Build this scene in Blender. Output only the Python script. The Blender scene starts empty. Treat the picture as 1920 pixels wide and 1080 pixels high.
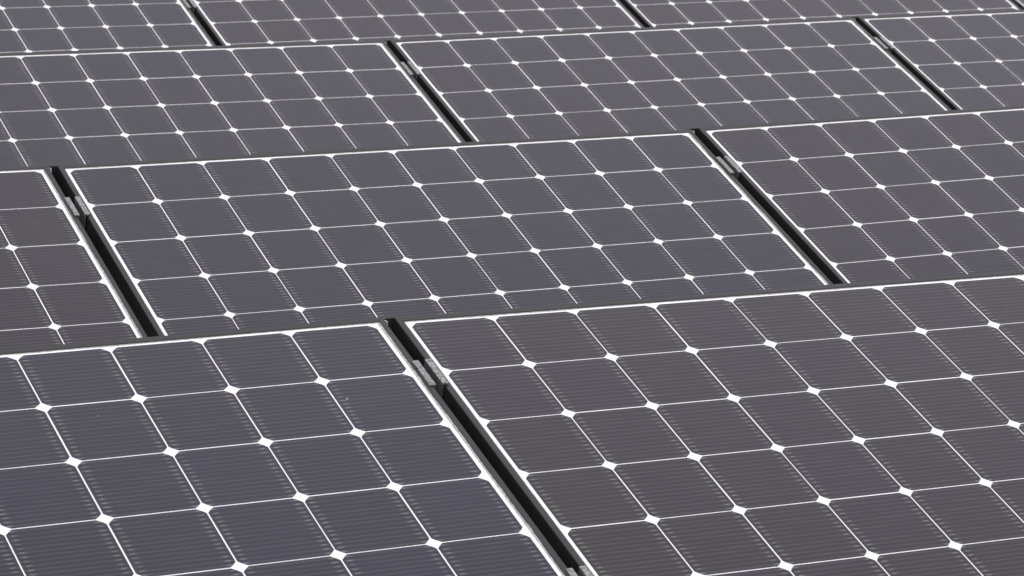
import bpy, bmesh, math, random
from mathutils import Matrix, Vector

# ------------------------------------------------------------------ camera, sky, sun, exposure
scene = bpy.context.scene
COL = scene.collection
CAM_POS = (-2.14448, -4.75518, 1.62125)
CAM_ROT = ((0.89853, 0.0734, -0.432731), (-0.438644, 0.184619, -0.879493), (0.015336, 0.980065, 0.198082))
cam = bpy.data.cameras.new("camera")
cam.sensor_width = 36.0
cam.lens = 108.842
cam.dof.use_dof = True
cam.dof.focus_distance = 5.9
cam.dof.aperture_fstop = 20.0
cam.clip_start = 0.1
cam.clip_end = 3000
cam_ob = bpy.data.objects.new("camera", cam)
cam_ob.matrix_world = Matrix.Translation(CAM_POS) @ Matrix(CAM_ROT).to_4x4()
COL.objects.link(cam_ob)
scene.camera = cam_ob

SUN_EL, SUN_ROT = math.radians(52), math.radians(205)     # behind the camera, veiled by cloud
world = bpy.data.worlds.new("World")
scene.world = world
world.use_nodes = True
wn, wl = world.node_tree.nodes, world.node_tree.links
wn.clear()
sky = wn.new("ShaderNodeTexSky")
sky.sky_type = 'NISHITA'
sky.sun_disc = False
sky.sun_elevation = SUN_EL
sky.sun_rotation = SUN_ROT
sky.air_density = 1.0
sky.dust_density = 4.0
sky.ozone_density = 1.0
hs = wn.new("ShaderNodeHueSaturation")
hs.inputs['Saturation'].default_value = 0.30
# an even veil of high cloud over the whole sky, with soft thicker and thinner places
wtc = wn.new("ShaderNodeTexCoord")
cl = wn.new("ShaderNodeTexNoise")
cl.inputs['Scale'].default_value = 2.2
cl.inputs['Detail'].default_value = 3.0
cr = wn.new("ShaderNodeMapRange")
cr.inputs[1].default_value, cr.inputs[2].default_value = 0.3, 0.7
cr.inputs[3].default_value, cr.inputs[4].default_value = 0.58, 0.76
veil = wn.new("ShaderNodeMix")
veil.data_type = 'RGBA'
veil.inputs[7].default_value = (4.66, 4.52, 4.85, 1.0)
bg = wn.new("ShaderNodeBackground")
bg.inputs['Strength'].default_value = 0.15
wo = wn.new("ShaderNodeOutputWorld")
wl.new(sky.outputs[0], hs.inputs['Color'])
wl.new(wtc.outputs['Generated'], cl.inputs['Vector'])
wl.new(cl.outputs['Fac'], cr.inputs[0])
wl.new(cr.outputs[0], veil.inputs[0])
wl.new(hs.outputs[0], veil.inputs[6])
wl.new(veil.outputs[2], bg.inputs['Color'])
wl.new(bg.outputs[0], wo.inputs['Surface'])

sun = bpy.data.lights.new("sun", 'SUN')
sun.energy = 0.5
sun.angle = math.radians(25)
sun.color = (1.0, 0.97, 0.93)
sun_ob = bpy.data.objects.new("sun", sun)
sd = Vector((math.sin(SUN_ROT) * math.cos(SUN_EL), math.cos(SUN_ROT) * math.cos(SUN_EL), math.sin(SUN_EL)))
sun_ob.rotation_euler = sd.to_track_quat('Z', 'Y').to_euler()
sun_ob.location = sd * 20
COL.objects.link(sun_ob)

scene.view_settings.view_transform = 'Standard'
scene.view_settings.look = 'None'
scene.view_settings.exposure = 0.72
scene.view_settings.gamma = 1.0


# ------------------------------------------------------------------ helpers
def tag(o, label=None, cat=None, group=None, kind=None):
    if label: o["label"] = label
    if cat: o["category"] = cat
    if group: o["group"] = group
    if kind: o["kind"] = kind
    return o

def link(name, data, parent=None, M=None):
    o = bpy.data.objects.new(name, data)
    COL.objects.link(o)
    if parent: o.parent = parent
    if M is not None: o.matrix_local = M
    return o

def mesh(name, verts, faces, mat, smooth=False):
    me = bpy.data.meshes.new(name)
    me.from_pydata([tuple(v) for v in verts], [], faces)
    me.materials.append(mat)
    bm = bmesh.new(); bm.from_mesh(me)
    bmesh.ops.recalc_face_normals(bm, faces=bm.faces)
    bm.to_mesh(me); bm.free()
    if smooth:
        for p in me.polygons: p.use_smooth = True
    return me

def prism(pts, z0, z1):
    """outline (counter-clockwise, xy) extruded from z0 to z1"""
    n = len(pts)
    v = [(x, y, z0) for x, y in pts] + [(x, y, z1) for x, y in pts]
    f = [tuple(range(n - 1, -1, -1)), tuple(range(n, 2 * n))]
    f += [(i, (i + 1) % n, n + (i + 1) % n, n + i) for i in range(n)]
    return v, f

def join(parts):
    V, F = [], []
    for v, f in parts:
        k = len(V); V += list(v); F += [tuple(i + k for i in q) for q in f]
    return V, F

def box(x0, x1, y0, y1, z0, z1, ch=0.0):
    if ch <= 0:
        return prism([(x0, y0), (x1, y0), (x1, y1), (x0, y1)], z0, z1)
    c = ch
    lo = [(x0, y0), (x1, y0), (x1, y1), (x0, y1)]
    hi = [(x0 + c, y0 + c), (x1 - c, y0 + c), (x1 - c, y1 - c), (x0 + c, y1 - c)]
    v = [(x, y, z0) for x, y in lo] + [(x, y, z1 - c) for x, y in lo] + [(x, y, z1) for x, y in hi]
    f = [(3, 2, 1, 0), (8, 9, 10, 11)]
    for b in (0, 4):
        f += [(b + i, b + (i + 1) % 4, b + 4 + (i + 1) % 4, b + 4 + i) for i in range(4)]
    return v, f

# ------------------------------------------------------------------ materials
def new_mat(name):
    m = bpy.data.materials.new(name); m.use_nodes = True
    nt = m.node_tree
    return m, nt.nodes, nt.links, nt.nodes["Principled BSDF"]

def math_node(N, L, op, a, b=None, c=None, clamp=False):
    n = N.new("ShaderNodeMath"); n.operation = op; n.use_clamp = clamp
    for k, v in enumerate((a, b, c)):
        if v is None: continue
        if isinstance(v, (int, float)): n.inputs[k].default_value = v
        else: L.new(v, n.inputs[k])
    return n.outputs[0]

def mix_rgb(N, L, fac, a, b, mode='MIX'):
    n = N.new("ShaderNodeMix"); n.data_type = 'RGBA'; n.blend_type = mode
    if isinstance(fac, (int, float)): n.inputs[0].default_value = fac
    else: L.new(fac, n.inputs[0])
    for k, v in ((6, a), (7, b)):
        if isinstance(v, tuple): n.inputs[k].default_value = (*v, 1.0)
        else: L.new(v, n.inputs[k])
    return n.outputs[2]

def noise(N, L, vec, scale, detail=2.0, rough=0.5):
    n = N.new("ShaderNodeTexNoise"); n.inputs['Scale'].default_value = scale
    n.inputs['Detail'].default_value = detail; n.inputs['Roughness'].default_value = rough
    if vec is not None: L.new(vec, n.inputs['Vector'])
    return n.outputs['Fac']

def ramp(N, L, x, a, b):
    n = N.new("ShaderNodeMapRange"); n.inputs[1].default_value = a; n.inputs[2].default_value = b
    L.new(x, n.inputs[0]); return n.outputs[0]

FINGERS = 14
CELL = 0.1565
def cell_material():
    m, N, L, B = new_mat("silicon_cell_under_glass")
    tc = N.new("ShaderNodeTexCoord"); sp = N.new("ShaderNodeSeparateXYZ")
    L.new(tc.outputs['Object'], sp.inputs[0])
    oi = N.new("ShaderNodeObjectInfo")
    geo = N.new("ShaderNodeNewGeometry")
    # contact fingers printed along the row direction
    ph = math_node(N, L, 'MULTIPLY', sp.outputs['Y'], FINGERS / CELL)
    fr = math_node(N, L, 'FRACT', math_node(N, L, 'ADD', ph, 100.0))
    tri = math_node(N, L, 'ABSOLUTE', math_node(N, L, 'SUBTRACT', fr, 0.5))        # 0 on the finger, .5 between
    line = ramp(N, L, tri, 0.36, 0.03)
    thin = ramp(N, L, tri, 0.19, 0.05)
    ax = math_node(N, L, 'ABSOLUTE', sp.outputs['X'])
    t0 = ramp(N, L, ax, 0.0590, 0.0660); t1 = ramp(N, L, ax, 0.0735, 0.0700)
    tick = math_node(N, L, 'MULTIPLY', math_node(N, L, 'MULTIPLY', t0, t1), thin)
    # wear of the print: fingers fade in and out along their length
    st = N.new("ShaderNodeMapping"); st.inputs['Scale'].default_value = (14, 260, 1)
    off = N.new("ShaderNodeVectorMath"); off.operation = 'ADD'
    L.new(tc.outputs['Object'], off.inputs[0]); L.new(oi.outputs['Location'], off.inputs[1])
    L.new(off.outputs[0], st.inputs['Vector'])
    streak = noise(N, L, st.outputs[0], 1.0, 2.0)
    line = math_node(N, L, 'MULTIPLY', line, ramp(N, L, streak, 0.10, 0.62))
    tick = math_node(N, L, 'MULTIPLY', tick, ramp(N, L, streak, 0.2, 0.55))
    # tone differs a little from cell to cell, and softly across the array
    cloud = noise(N, L, geo.outputs['Position'], 4.5, 3.0)
    tone = math_node(N, L, 'ADD', math_node(N, L, 'MULTIPLY', oi.outputs['Random'], 0.4), math_node(N, L, 'MULTIPLY', ramp(N, L, cloud, .3, .7), 0.6))
    base = mix_rgb(N, L, tone, CELL_A, CELL_B)
    base = mix_rgb(N, L, 1.0, base, oi.outputs['Color'], 'MULTIPLY')
    base = mix_rgb(N, L, line, base, FINGER_C)
    base = mix_rgb(N, L, tick, base, TICK_C)
    # dust: fine bloom and rare specks
    sn = N.new("ShaderNodeTexVoronoi"); sn.inputs['Scale'].default_value = 7.0
    L.new(geo.outputs['Position'], sn.inputs['Vector'])
    speck = ramp(N, L, sn.outputs['Distance'], 0.017, 0.010)
    gate = N.new("ShaderNodeSeparateColor"); L.new(sn.outputs['Color'], gate.inputs[0])
    speck = math_node(N, L, 'MULTIPLY', speck, math_node(N, L, 'GREATER_THAN', gate.outputs[0], 0.55))
    base = mix_rgb(N, L, speck, base, (0.32, 0.32, 0.31))
    L.new(base, B.inputs['Base Color'])
    dust = noise(N, L, geo.outputs['Position'], 38.0, 5.0, 0.6)
    L.new(math_node(N, L, 'ADD', math_node(N, L, 'MULTIPLY', dust, 0.06), 0.09), B.inputs['Roughness'])
    B.inputs['IOR'].default_value = CELL_IOR
    return m

def white_material():
    m, N, L, B = new_mat("white_backsheet_under_glass")
    geo = N.new("ShaderNodeNewGeometry")
    n1 = noise(N, L, geo.outputs['Position'], 55.0, 4.0)
    L.new(mix_rgb(N, L, ramp(N, L, n1, .35, .75), (0.82, 0.82, 0.83), (0.74, 0.74, 0.75)), B.inputs['Base Color'])
    B.inputs['Roughness'].default_value = 0.2
    return m

def frame_material():
    m, N, L, B = new_mat("black_anodised_aluminium")
    geo = N.new("ShaderNodeNewGeometry")
    n1 = noise(N, L, geo.outputs['Position'], 60.0, 5.0, 0.6)
    mp = N.new("ShaderNodeMapping"); mp.inputs['Scale'].default_value = (6, 6, 400)
    L.new(geo.outputs['Position'], mp.inputs['Vector'])
    n2 = noise(N, L, mp.outputs[0], 1.0, 2.0)
    L.new(mix_rgb(N, L, n1, FRAME_A, FRAME_B), B.inputs['Base Color'])
    L.new(math_node(N, L, 'ADD', math_node(N, L, 'MULTIPLY', n2, 0.10), 0.26), B.inputs['Roughness'])
    B.inputs['IOR'].default_value = 1.45
    return m

def bead_material():
    m, N, L, B = new_mat("grey_sealant_with_dust")
    geo = N.new("ShaderNodeNewGeometry")
    n1 = noise(N, L, geo.outputs['Position'], 160.0, 5.0, 0.65)
    L.new(mix_rgb(N, L, ramp(N, L, n1, .35, .65), (0.22, 0.22, 0.21), (0.46, 0.46, 0.44)), B.inputs['Base Color'])
    B.inputs['Roughness'].default_value = 0.8
    return m

def metal_material(name, a, b, rough, metallic=0.85, scale=120):
    m, N, L, B = new_mat(name)
    geo = N.new("ShaderNodeNewGeometry")
    n1 = noise(N, L, geo.outputs['Position'], scale, 5.0, 0.7)
    L.new(mix_rgb(N, L, ramp(N, L, n1, .34, .66), a, b), B.inputs['Base Color'])
    B.inputs['Metallic'].default_value = metallic
    B.inputs['Roughness'].default_value = rough
    return m

def roof_material():
    m, N, L, B = new_mat("dark_bitumen_roofing")
    geo = N.new("ShaderNodeNewGeometry")
    n1 = noise(N, L, geo.outputs['Position'], 3.0, 6.0, 0.6)
    n2 = noise(N, L, geo.outputs['Position'], 300.0, 3.0)
    c = mix_rgb(N, L, n1, (0.028, 0.028, 0.030), (0.050, 0.049, 0.048))
    L.new(mix_rgb(N, L, ramp(N, L, n2, .45, .75), c, (0.075, 0.074, 0.072)), B.inputs['Base Color'])
    B.inputs['Roughness'].default_value = 0.9
    return m

CELL_A, CELL_B = (0.0048, 0.0034, 0.0082), (0.0066, 0.0052, 0.0062)
FINGER_C, TICK_C = (0.032, 0.0300, 0.0340), (0.135, 0.135, 0.125)
CELL_IOR = 1.505
FRAME_A, FRAME_B = (0.014, 0.0145, 0.0135), (0.024, 0.0245, 0.0230)
M_CELL, M_WHITE, M_FRAME, M_BEAD, M_ROOF = cell_material(), white_material(), frame_material(), bead_material(), roof_material()
M_CLAMP = metal_material("weathered_cast_aluminium", (0.08, 0.08, 0.077), (0.44, 0.44, 0.43), 0.42, 0.5, 190)
M_RACK = metal_material("mill_finish_aluminium", (0.42, 0.42, 0.42), (0.58, 0.58, 0.58), 0.45)
M_WALL = metal_material("shade_toned_aluminium", (0.07, 0.07, 0.068), (0.13, 0.13, 0.125), 0.55, 0.3, 190)  # clamp metal with the shade inside its channel put into a darker colour
M_DEFL = metal_material("black_coated_steel", (0.012, 0.012, 0.012), (0.02, 0.02, 0.02), 0.6, 0.0)
M_BOLT = metal_material("dark_steel_bolt", (0.08, 0.08, 0.08), (0.14, 0.14, 0.14), 0.4)

# ------------------------------------------------------------------ the roof
v, f = box(-150, 150, -60, 240, -0.3, 0.0)
roof = tag(link("roof", mesh("roof", v, f, M_ROOF)), "dark flat roof under the solar panels", kind="structure")

# ------------------------------------------------------------------ solar panel: shared meshes
# local axes: x along the row, y up the slope, z out of the glass; (0,0) = upper left corner of the cell grid
PITCH, NU, NV = 0.159, 10, 6
GU, GV = NU * PITCH, NV * PITCH
U0, U1, V0, V1 = -0.0066, GU + 0.0092, -GV - 0.0065, 0.0052      # inner edge of the frame
WS, WR = 0.0122, 0.0150                                          # rail widths: sides, front and rear
FH = 0.046

def cell_mesh():
    h = CELL / 2; k = 0.0128
    q = []
    for sx, sy, rev in ((1, 1, 0), (-1, 1, 1), (-1, -1, 0), (1, -1, 1)):
        a = [(sx * h, sy * (h - k)), (sx * (h - k * .29), sy * (h - k * .635)), (sx * (h - k * .635), sy * (h - k * .29)), (sx * (h - k), sy * h)]
        q += a[::-1] if rev else a
    v, f = prism(q, -0.0003, 0.0)
    return mesh("solar_cell", v, f, M_CELL)

def sheet_mesh():
    v, f = box(U0 - .004, U1 + .004, V0 - .004, V1 + .004, -0.005, -0.00032)
    return mesh("backsheet", v, f, M_WHITE)

# rail profile: (distance outwards from the inner edge as a fraction of the width, height)
PROF = [(0.0, -0.004), (0.0, 0.0004), (0.17, 0.0019), (0.92, 0.0019), (1.0, 0.0009), (1.0, -FH), (-0.9, -FH), (-0.9, -FH + .002), (0.75, -FH + .002), (0.75, -0.004)]
def rail_mesh(side):
    def corner(a, cu, cv):
        u = (U0 - a * WS) if cu == 0 else (U1 + a * WS)
        w = (V0 - a * WR) if cv == 0 else (V1 + a * WR)
        return u, w
    ends = {'front': ((0, 0), (1, 0)), 'rear': ((1, 1), (0, 1)), 'right': ((1, 0), (1, 1)), 'left': ((0, 1), (0, 0))}[side]
    V = []
    for e, (cu, cv) in enumerate(ends):
        for a, z in PROF:
            u, w = corner(a, cu, cv)
            g = 0.00015 * (1 if e == 0 else -1)                  # hairline mitre joint
            if side == 'front': u += g
            if side == 'rear': u -= g
            if side == 'right': w += g
            if side == 'left': w -= g
            V.append((u, w, z))
    n = len(PROF)
    F = [(i, (i + 1) % n, n + (i + 1) % n, n + i) for i in range(n)] + [tuple(range(n)), tuple(range(2 * n - 1, n - 1, -1))]
    return mesh("frame_rail", V, F, M_FRAME)

def bead_mesh(seed, side):
    """uneven bead of sealant and caught dust along a side rail"""
    rnd = random.Random(seed)
    n = 150; V, F = [], []
    val = [rnd.random() for _ in range(n + 8)]
    long_ = [rnd.random() for _ in range(n // 9 + 4)]
    for i in range(n + 1):
        y = V1 - 0.004 - (V1 - V0 - 0.008) * i / n
        k = i / 9; a = long_[int(k)] * (1 - k % 1) + long_[int(k) + 1] * (k % 1)
        w = 0.0024 + 0.0040 * a + 0.0014 * val[i]
        if side == 'right':
            x0, x1 = U1 - 0.0034, U1 - 0.0034 + w
        else:
            x0, x1 = U0 + 0.0006, U0 - 0.0002 - w * 0.22
        zt = 0.0008 + 0.0015 * min(1.0, w / .006)
        V += [(x0, y, 0.0001), ((x0 * .55 + x1 * .45), y, zt), (x1, y, 0.0001)]
    for i in range(n):
        a = 3 * i
        F += [(a, a + 1, a + 4, a + 3), (a + 1, a + 2, a + 5, a + 4)]
        F += [(a + 2, a, a + 3, a + 5)]
    F += [(0, 1, 2), (3 * n, 3 * n + 2, 3 * n + 1)]
    return mesh("sealant_bead", V, F, M_BEAD)

def dust_line_mesh(seed):
    """thin uneven line of dust caught along the rear rail"""
    rnd = random.Random(seed); n = 160; V, F = [], []
    ph = [rnd.uniform(0, 6.28) for _ in range(3)]
    for i in range(n + 1):
        x = U0 + .002 + (U1 - U0 - .004) * i / n
        w = .0013 + .0007 * math.sin(i * .11 + ph[0]) + .0004 * math.sin(i * .43 + ph[1]) + rnd.uniform(0, .0004)
        y = V1 - .0002
        V += [(x, y, 0.0006), (x, y - w * .5, 0.0004), (x, y - w, -0.0003)]
    for i in range(n):
        a = 3 * i
        F += [(a, a + 1, a + 4, a + 3), (a + 1, a + 2, a + 5, a + 4)]
    return mesh("dust_line", V, F, M_BEAD)

ME_CELL, ME_SHEET = cell_mesh(), sheet_mesh()
ME_RAIL = {s: rail_mesh(s) for s in ('rear', 'right', 'front', 'left')}
ME_BEAD_R = [bead_mesh(11 + k, 'right') for k in range(4)]
ME_BEAD_L = [bead_mesh(41 + k, 'left') for k in range(4)]
ME_DUST = [dust_line_mesh(70 + k) for k in range(3)]

LABELS = {
    'R1': "big dark solar panel filling the lower right, right of the nearest gap",
    'L1': "bluish solar panel in the lower left corner, left of the nearest gap",
    'C2': "whole wide solar panel in the middle of the second row, between two gaps",
    'R2': "second row solar panel cut off by the right edge of the photo",
    'L2': "second row solar panel showing only its right end at the left edge",
    'C3': "third row solar panel cut off by the left edge of the photo",
    'R3': "whole solar panel in the middle of the third row, between two gaps",
    'RR3': "third row solar panel cut off by the right edge of the photo",
    'L4': "farthest row solar panel in the top left corner of the photo",
    'C4': "farthest row solar panel cut by the top edge, left of centre",
    'R4': "farthest row solar panel cut by the top edge, right of centre",
    'RR4': "sliver of a farthest row solar panel in the top right corner",
}
TILT = 0.3579439
COLP, ROWP, BASE = 1.65378, 1.85297, 0.5

BLUE = {'R1': 0.0, 'L1': 1.0, 'C2': .75, 'R2': .25, 'L2': .05, 'C3': .5, 'R3': .45, 'RR3': .4, 'L4': .7, 'C4': .3, 'R4': .1, 'RR4': .2}

def make_panel(k, code, A, b):
    root = bpy.data.objects.new("solar_panel", None)
    COL.objects.link(root)
    root.empty_display_size = 0.1
    root.matrix_world = Matrix.Translation(b) @ Matrix(A).to_4x4()
    tag(root, LABELS[code], "solar panel", "solar panels in rows on the flat roof")
    link("backsheet", ME_SHEET, root)
    rnd = random.Random(100 + k)
    for j in range(NV):
        for i in range(NU):
            M = Matrix.Translation(((i + .5) * PITCH + rnd.uniform(-.0003, .0003), -(j + .5) * PITCH + rnd.uniform(-.0003, .0003), 0))
            o = link("solar_cell", ME_CELL, root, M)
            w = BLUE[code] + rnd.uniform(-.10, .10)              # batches of cells differ in tint
            g = rnd.uniform(.85, 1.15)
            o.color = ((1.08 - .26 * w) * g, (.97 - .02 * w) * g, (1.0 + 1.3 * w) * g, 1.0)
    for s in ('rear', 'right', 'front', 'left'):
        link("frame_rail", ME_RAIL[s], root)
    link("dust_line", ME_DUST[k % 3], root)
    link("sealant_bead", ME_BEAD_R[k % 4], root)
    link("sealant_bead", ME_BEAD_L[(k + 1) % 4], root)
    return root

# placement of every panel, measured one by one (they sit slightly unevenly, as on the real roof)
PANELS = [
  ('R1', 0, 0, [[0.999963, 0.002908, 0.008152], [-4.6e-05, 0.943651, -0.330942], [-0.008655, 0.330929, 0.943616]], [-0.00153, 0.00177, 0.50291]),
  ('L1', 0, -1, [[0.999992, 0.002626, -0.002855], [-0.003423, 0.943658, -0.330906], [0.001825, 0.330913, 0.94366]], [-1.6542, 0.00901, 0.50213]),
  ('C2', 1, 0, [[0.999999, -0.000453, 0.001534], [0.000972, 0.933801, -0.35779], [-0.00127, 0.357791, 0.933801]], [-0.011, 1.84937, 0.48786]),
  ('R2', 1, 1, [[0.999945, -0.001972, -0.010324], [-0.001842, 0.934167, -0.35683], [0.010348, 0.35683, 0.934112]], [1.64371, 1.85398, 0.48784]),
  ('L2', 1, -1, [[0.999953, 0.002397, 0.009385], [0.001109, 0.934187, -0.356782], [-0.009623, 0.356776, 0.934141]], [-1.6646, 1.8504, 0.50496]),
  ('C3', 2, 0, [[0.999975, 0.002255, 0.006769], [0.000283, 0.935445, -0.353472], [-0.007129, 0.353465, 0.935421]], [-0.02742, 3.70454, 0.50703]),
  ('R3', 2, 1, [[0.99998, -0.001451, -0.006203], [-0.000835, 0.935459, -0.353434], [0.006316, 0.353432, 0.935439]], [1.62457, 3.70495, 0.49508]),
  ('RR3', 2, 2, [[0.999999, 9.6e-05, -0.001413], [-0.000589, 0.935499, -0.35333], [0.001288, 0.35333, 0.935498]], [3.27779, 3.70617, 0.50642]),
  ('L4', 3, 0, [[0.999986, 0.001598, 0.005126], [0.000317, 0.935444, -0.353474], [-0.00536, 0.35347, 0.93543]], [-0.04118, 5.55711, 0.50706]),
  ('C4', 3, 1, [[0.999994, -0.002606, -0.002449], [0.001573, 0.935512, -0.35329], [0.003212, 0.353284, 0.935511]], [1.61153, 5.55729, 0.49794]),
  ('R4', 3, 2, [[0.999986, -0.001992, -0.004921], [0.000127, 0.935635, -0.35297], [0.005308, 0.352964, 0.935622]], [3.26601, 5.56049, 0.50342]),
  ('RR4', 3, 3, [[1.0, 0.0, 0.0], [0.0, 0.936619, -0.350349], [0.0, 0.350349, 0.936619]], [4.92016, 5.56066, 0.50386]),
]
for k, (code, r, c, A, b) in enumerate(PANELS):
    make_panel(k, code, A, b)
PAN = {(r, c): Matrix.Translation(b) @ Matrix(A).to_4x4() for code, r, c, A, b in PANELS}

# ------------------------------------------------------------------ clamps between neighbouring panels
def clamp_meshes():
    L_ = 0.078
    a = box(-0.0008, 0.0105, -L_ / 2, L_ / 2, 0.0024, 0.0062, 0.0009)
    fl = mesh("clamp_flange", *a, M_CLAMP)
    wall_l = box(0.0072, 0.0100, -L_ / 2 + .0004, L_ / 2 - .0004, -0.040, 0.0023)
    wl_ = mesh("clamp_wall", *wall_l, M_WALL)
    base = box(-0.0066, 0.0066, -L_ / 2 + .0004, L_ / 2 - .0004, -0.043, -0.0401)
    bs = mesh("clamp_base", *base, M_WALL)
    pts = [(0.0055 * math.cos(x * math.pi / 3), 0.0055 * math.sin(x * math.pi / 3)) for x in range(6)]
    bt = mesh("bolt", *prism(pts, -0.0400, -0.033), M_BOLT)
    return fl, wl_, bs, bt
ME_FL, ME_WALL, ME_BASE, ME_BOLT = clamp_meshes()
FLIP = Matrix.Rotation(math.pi, 4, 'Z')

def frame_at(r, c):
    """averaged frame of the gap on the left of panel (r, c), origin level with its cell grid's top"""
    R_ = PAN[(r, c)]; L_ = PAN[(r, c - 1)]
    xr = R_ @ Vector((U0 - WS, 0, 0)); xl = L_ @ Vector((U1 + WS, 0, 0))
    ay = (R_.col[1].to_3d() + L_.col[1].to_3d()).normalized()
    az = (R_.col[2].to_3d() + L_.col[2].to_3d()).normalized()
    ax = ay.cross(az).normalized(); az = ax.cross(ay)
    M = Matrix((ax, ay, az)).transposed().to_4x4()
    return Matrix.Translation((xr + xl) / 2) @ M, (xr - xl).length

GAPS = {(0, 0): "of the nearest gap", (1, 0): "in the left gap of the second row",
        (1, 1): "in the right gap of the second row", (2, 1): "in the left gap of the third row",
        (2, 2): "in the right gap of the third row", (3, 1): "in the farthest row, top left",
        (3, 2): "in the farthest row, right of centre"}
for (r, c), where in GAPS.items():
    G, gw = frame_at(r, c)
    for n_, y in enumerate((-0.168, -0.784)):
        if n_ == 1 and (r, c) != (0, 0): continue                # hidden behind the row in front
        M = G @ Matrix.Translation((0, y, 0))
        root = bpy.data.objects.new("panel_clamp", None); COL.objects.link(root)
        root.empty_display_size = 0.03
        root.matrix_world = M
        if (r, c) == (0, 0):
            lab = "two pronged grey metal clamp near the top " + where if n_ == 0 else "metal clamp cut off by the bottom edge, lower end " + where
        else:
            lab = "small metal clamp bridging two panels " + where
        tag(root, lab, "clamp", "metal clamps holding neighbouring panels")
        d = 0.0168
        for s in (-1, 1):
            T = Matrix.Translation((-d, 0, 0)) if s < 0 else (Matrix.Translation((d, 0.0015, 0)) @ FLIP)
            link("clamp_flange", ME_FL, root, T)
            link("clamp_wall", ME_WALL, root, T)
        link("clamp_base", ME_BASE, root)
        link("bolt", ME_BOLT, root)

# ------------------------------------------------------------------ racks under the rows
ROWN = {0: "nearest row", 1: "second row", 2: "third row", 3: "farthest row"}
ct, st_ = math.cos(TILT), math.sin(TILT)
for r in range(4):
    cs = [c for rr, c in PAN if rr == r]
    c0, c1 = min(cs), max(cs)
    root = bpy.data.objects.new("mounting_rack", None); COL.objects.link(root)
    root.location = (0, ROWP * r, 0)
    tag(root, "aluminium rack carrying the solar panels of the " + ROWN[r], "rack", "racks under the rows of panels")
    T = Matrix.Translation((0, 0, BASE)) @ Matrix.Rotation(TILT, 4, 'X')
    xa, xb = c0 * COLP - .10, (c1 + 1) * COLP + .05
    for y in (-0.160, -0.784):
        link("rail", mesh("rail", *box(xa, xb, y - .02, y + .02, -FH - .05, -FH - .012), M_RACK), root, T)
    for c in range(c0, c1 + 2):
        x = c * COLP - 0.0300
        y1, y0 = 0.036, -0.93
        link("slope_beam", mesh("slope_beam", *box(x - .02, x + .02, y0, y1 - .03, -FH - .092, -FH - .0505), M_RACK), root, T)
        if (r, c) in PAN and (r, c - 1) in PAN:
            top = frame_at(r, c)[0] @ Vector((-0.0070, 0.0135, -0.001))
        else:
            top = Vector((x - .005, ROWP * r + 0.0135 * ct, BASE - .004))
        rx, ry, rz = top.x, top.y - ROWP * r, top.z
        link("rear_leg", mesh("rear_leg", *box(rx - .0017, rx + .0017, ry - .006, ry + .006, 0.006, rz, .0006), M_RACK), root)
        fy = (y0 + .03) * ct + (FH + .095) * st_
        ft = BASE + (y0 + .03) * st_ - (FH + .095) * ct
        if ft > 0.02:
            link("front_leg", mesh("front_leg", *box(x - .015, x + .015, fy - .02, fy + .02, 0.006, ft), M_RACK), root)
        link("foot", mesh("foot", *box(x - .05, x + .05, ry - .05, ry + .05, 0.0, 0.006), M_RACK), root)
        link("foot", mesh("foot", *box(x - .05, x + .05, fy - .05, fy + .05, 0.0, 0.006), M_RACK), root)
    for c in range(c0, c1 + 1):                                  # black sheets closing the back of the row against the wind
        link("wind_deflector", mesh("wind_deflector", *box(U0 - WS - .030, U1 + WS - .010, .0224, .0236, -.505, -.0015), M_DEFL), root, Matrix.Translation((0, -ROWP * r, 0)) @ PAN[(r, c)])
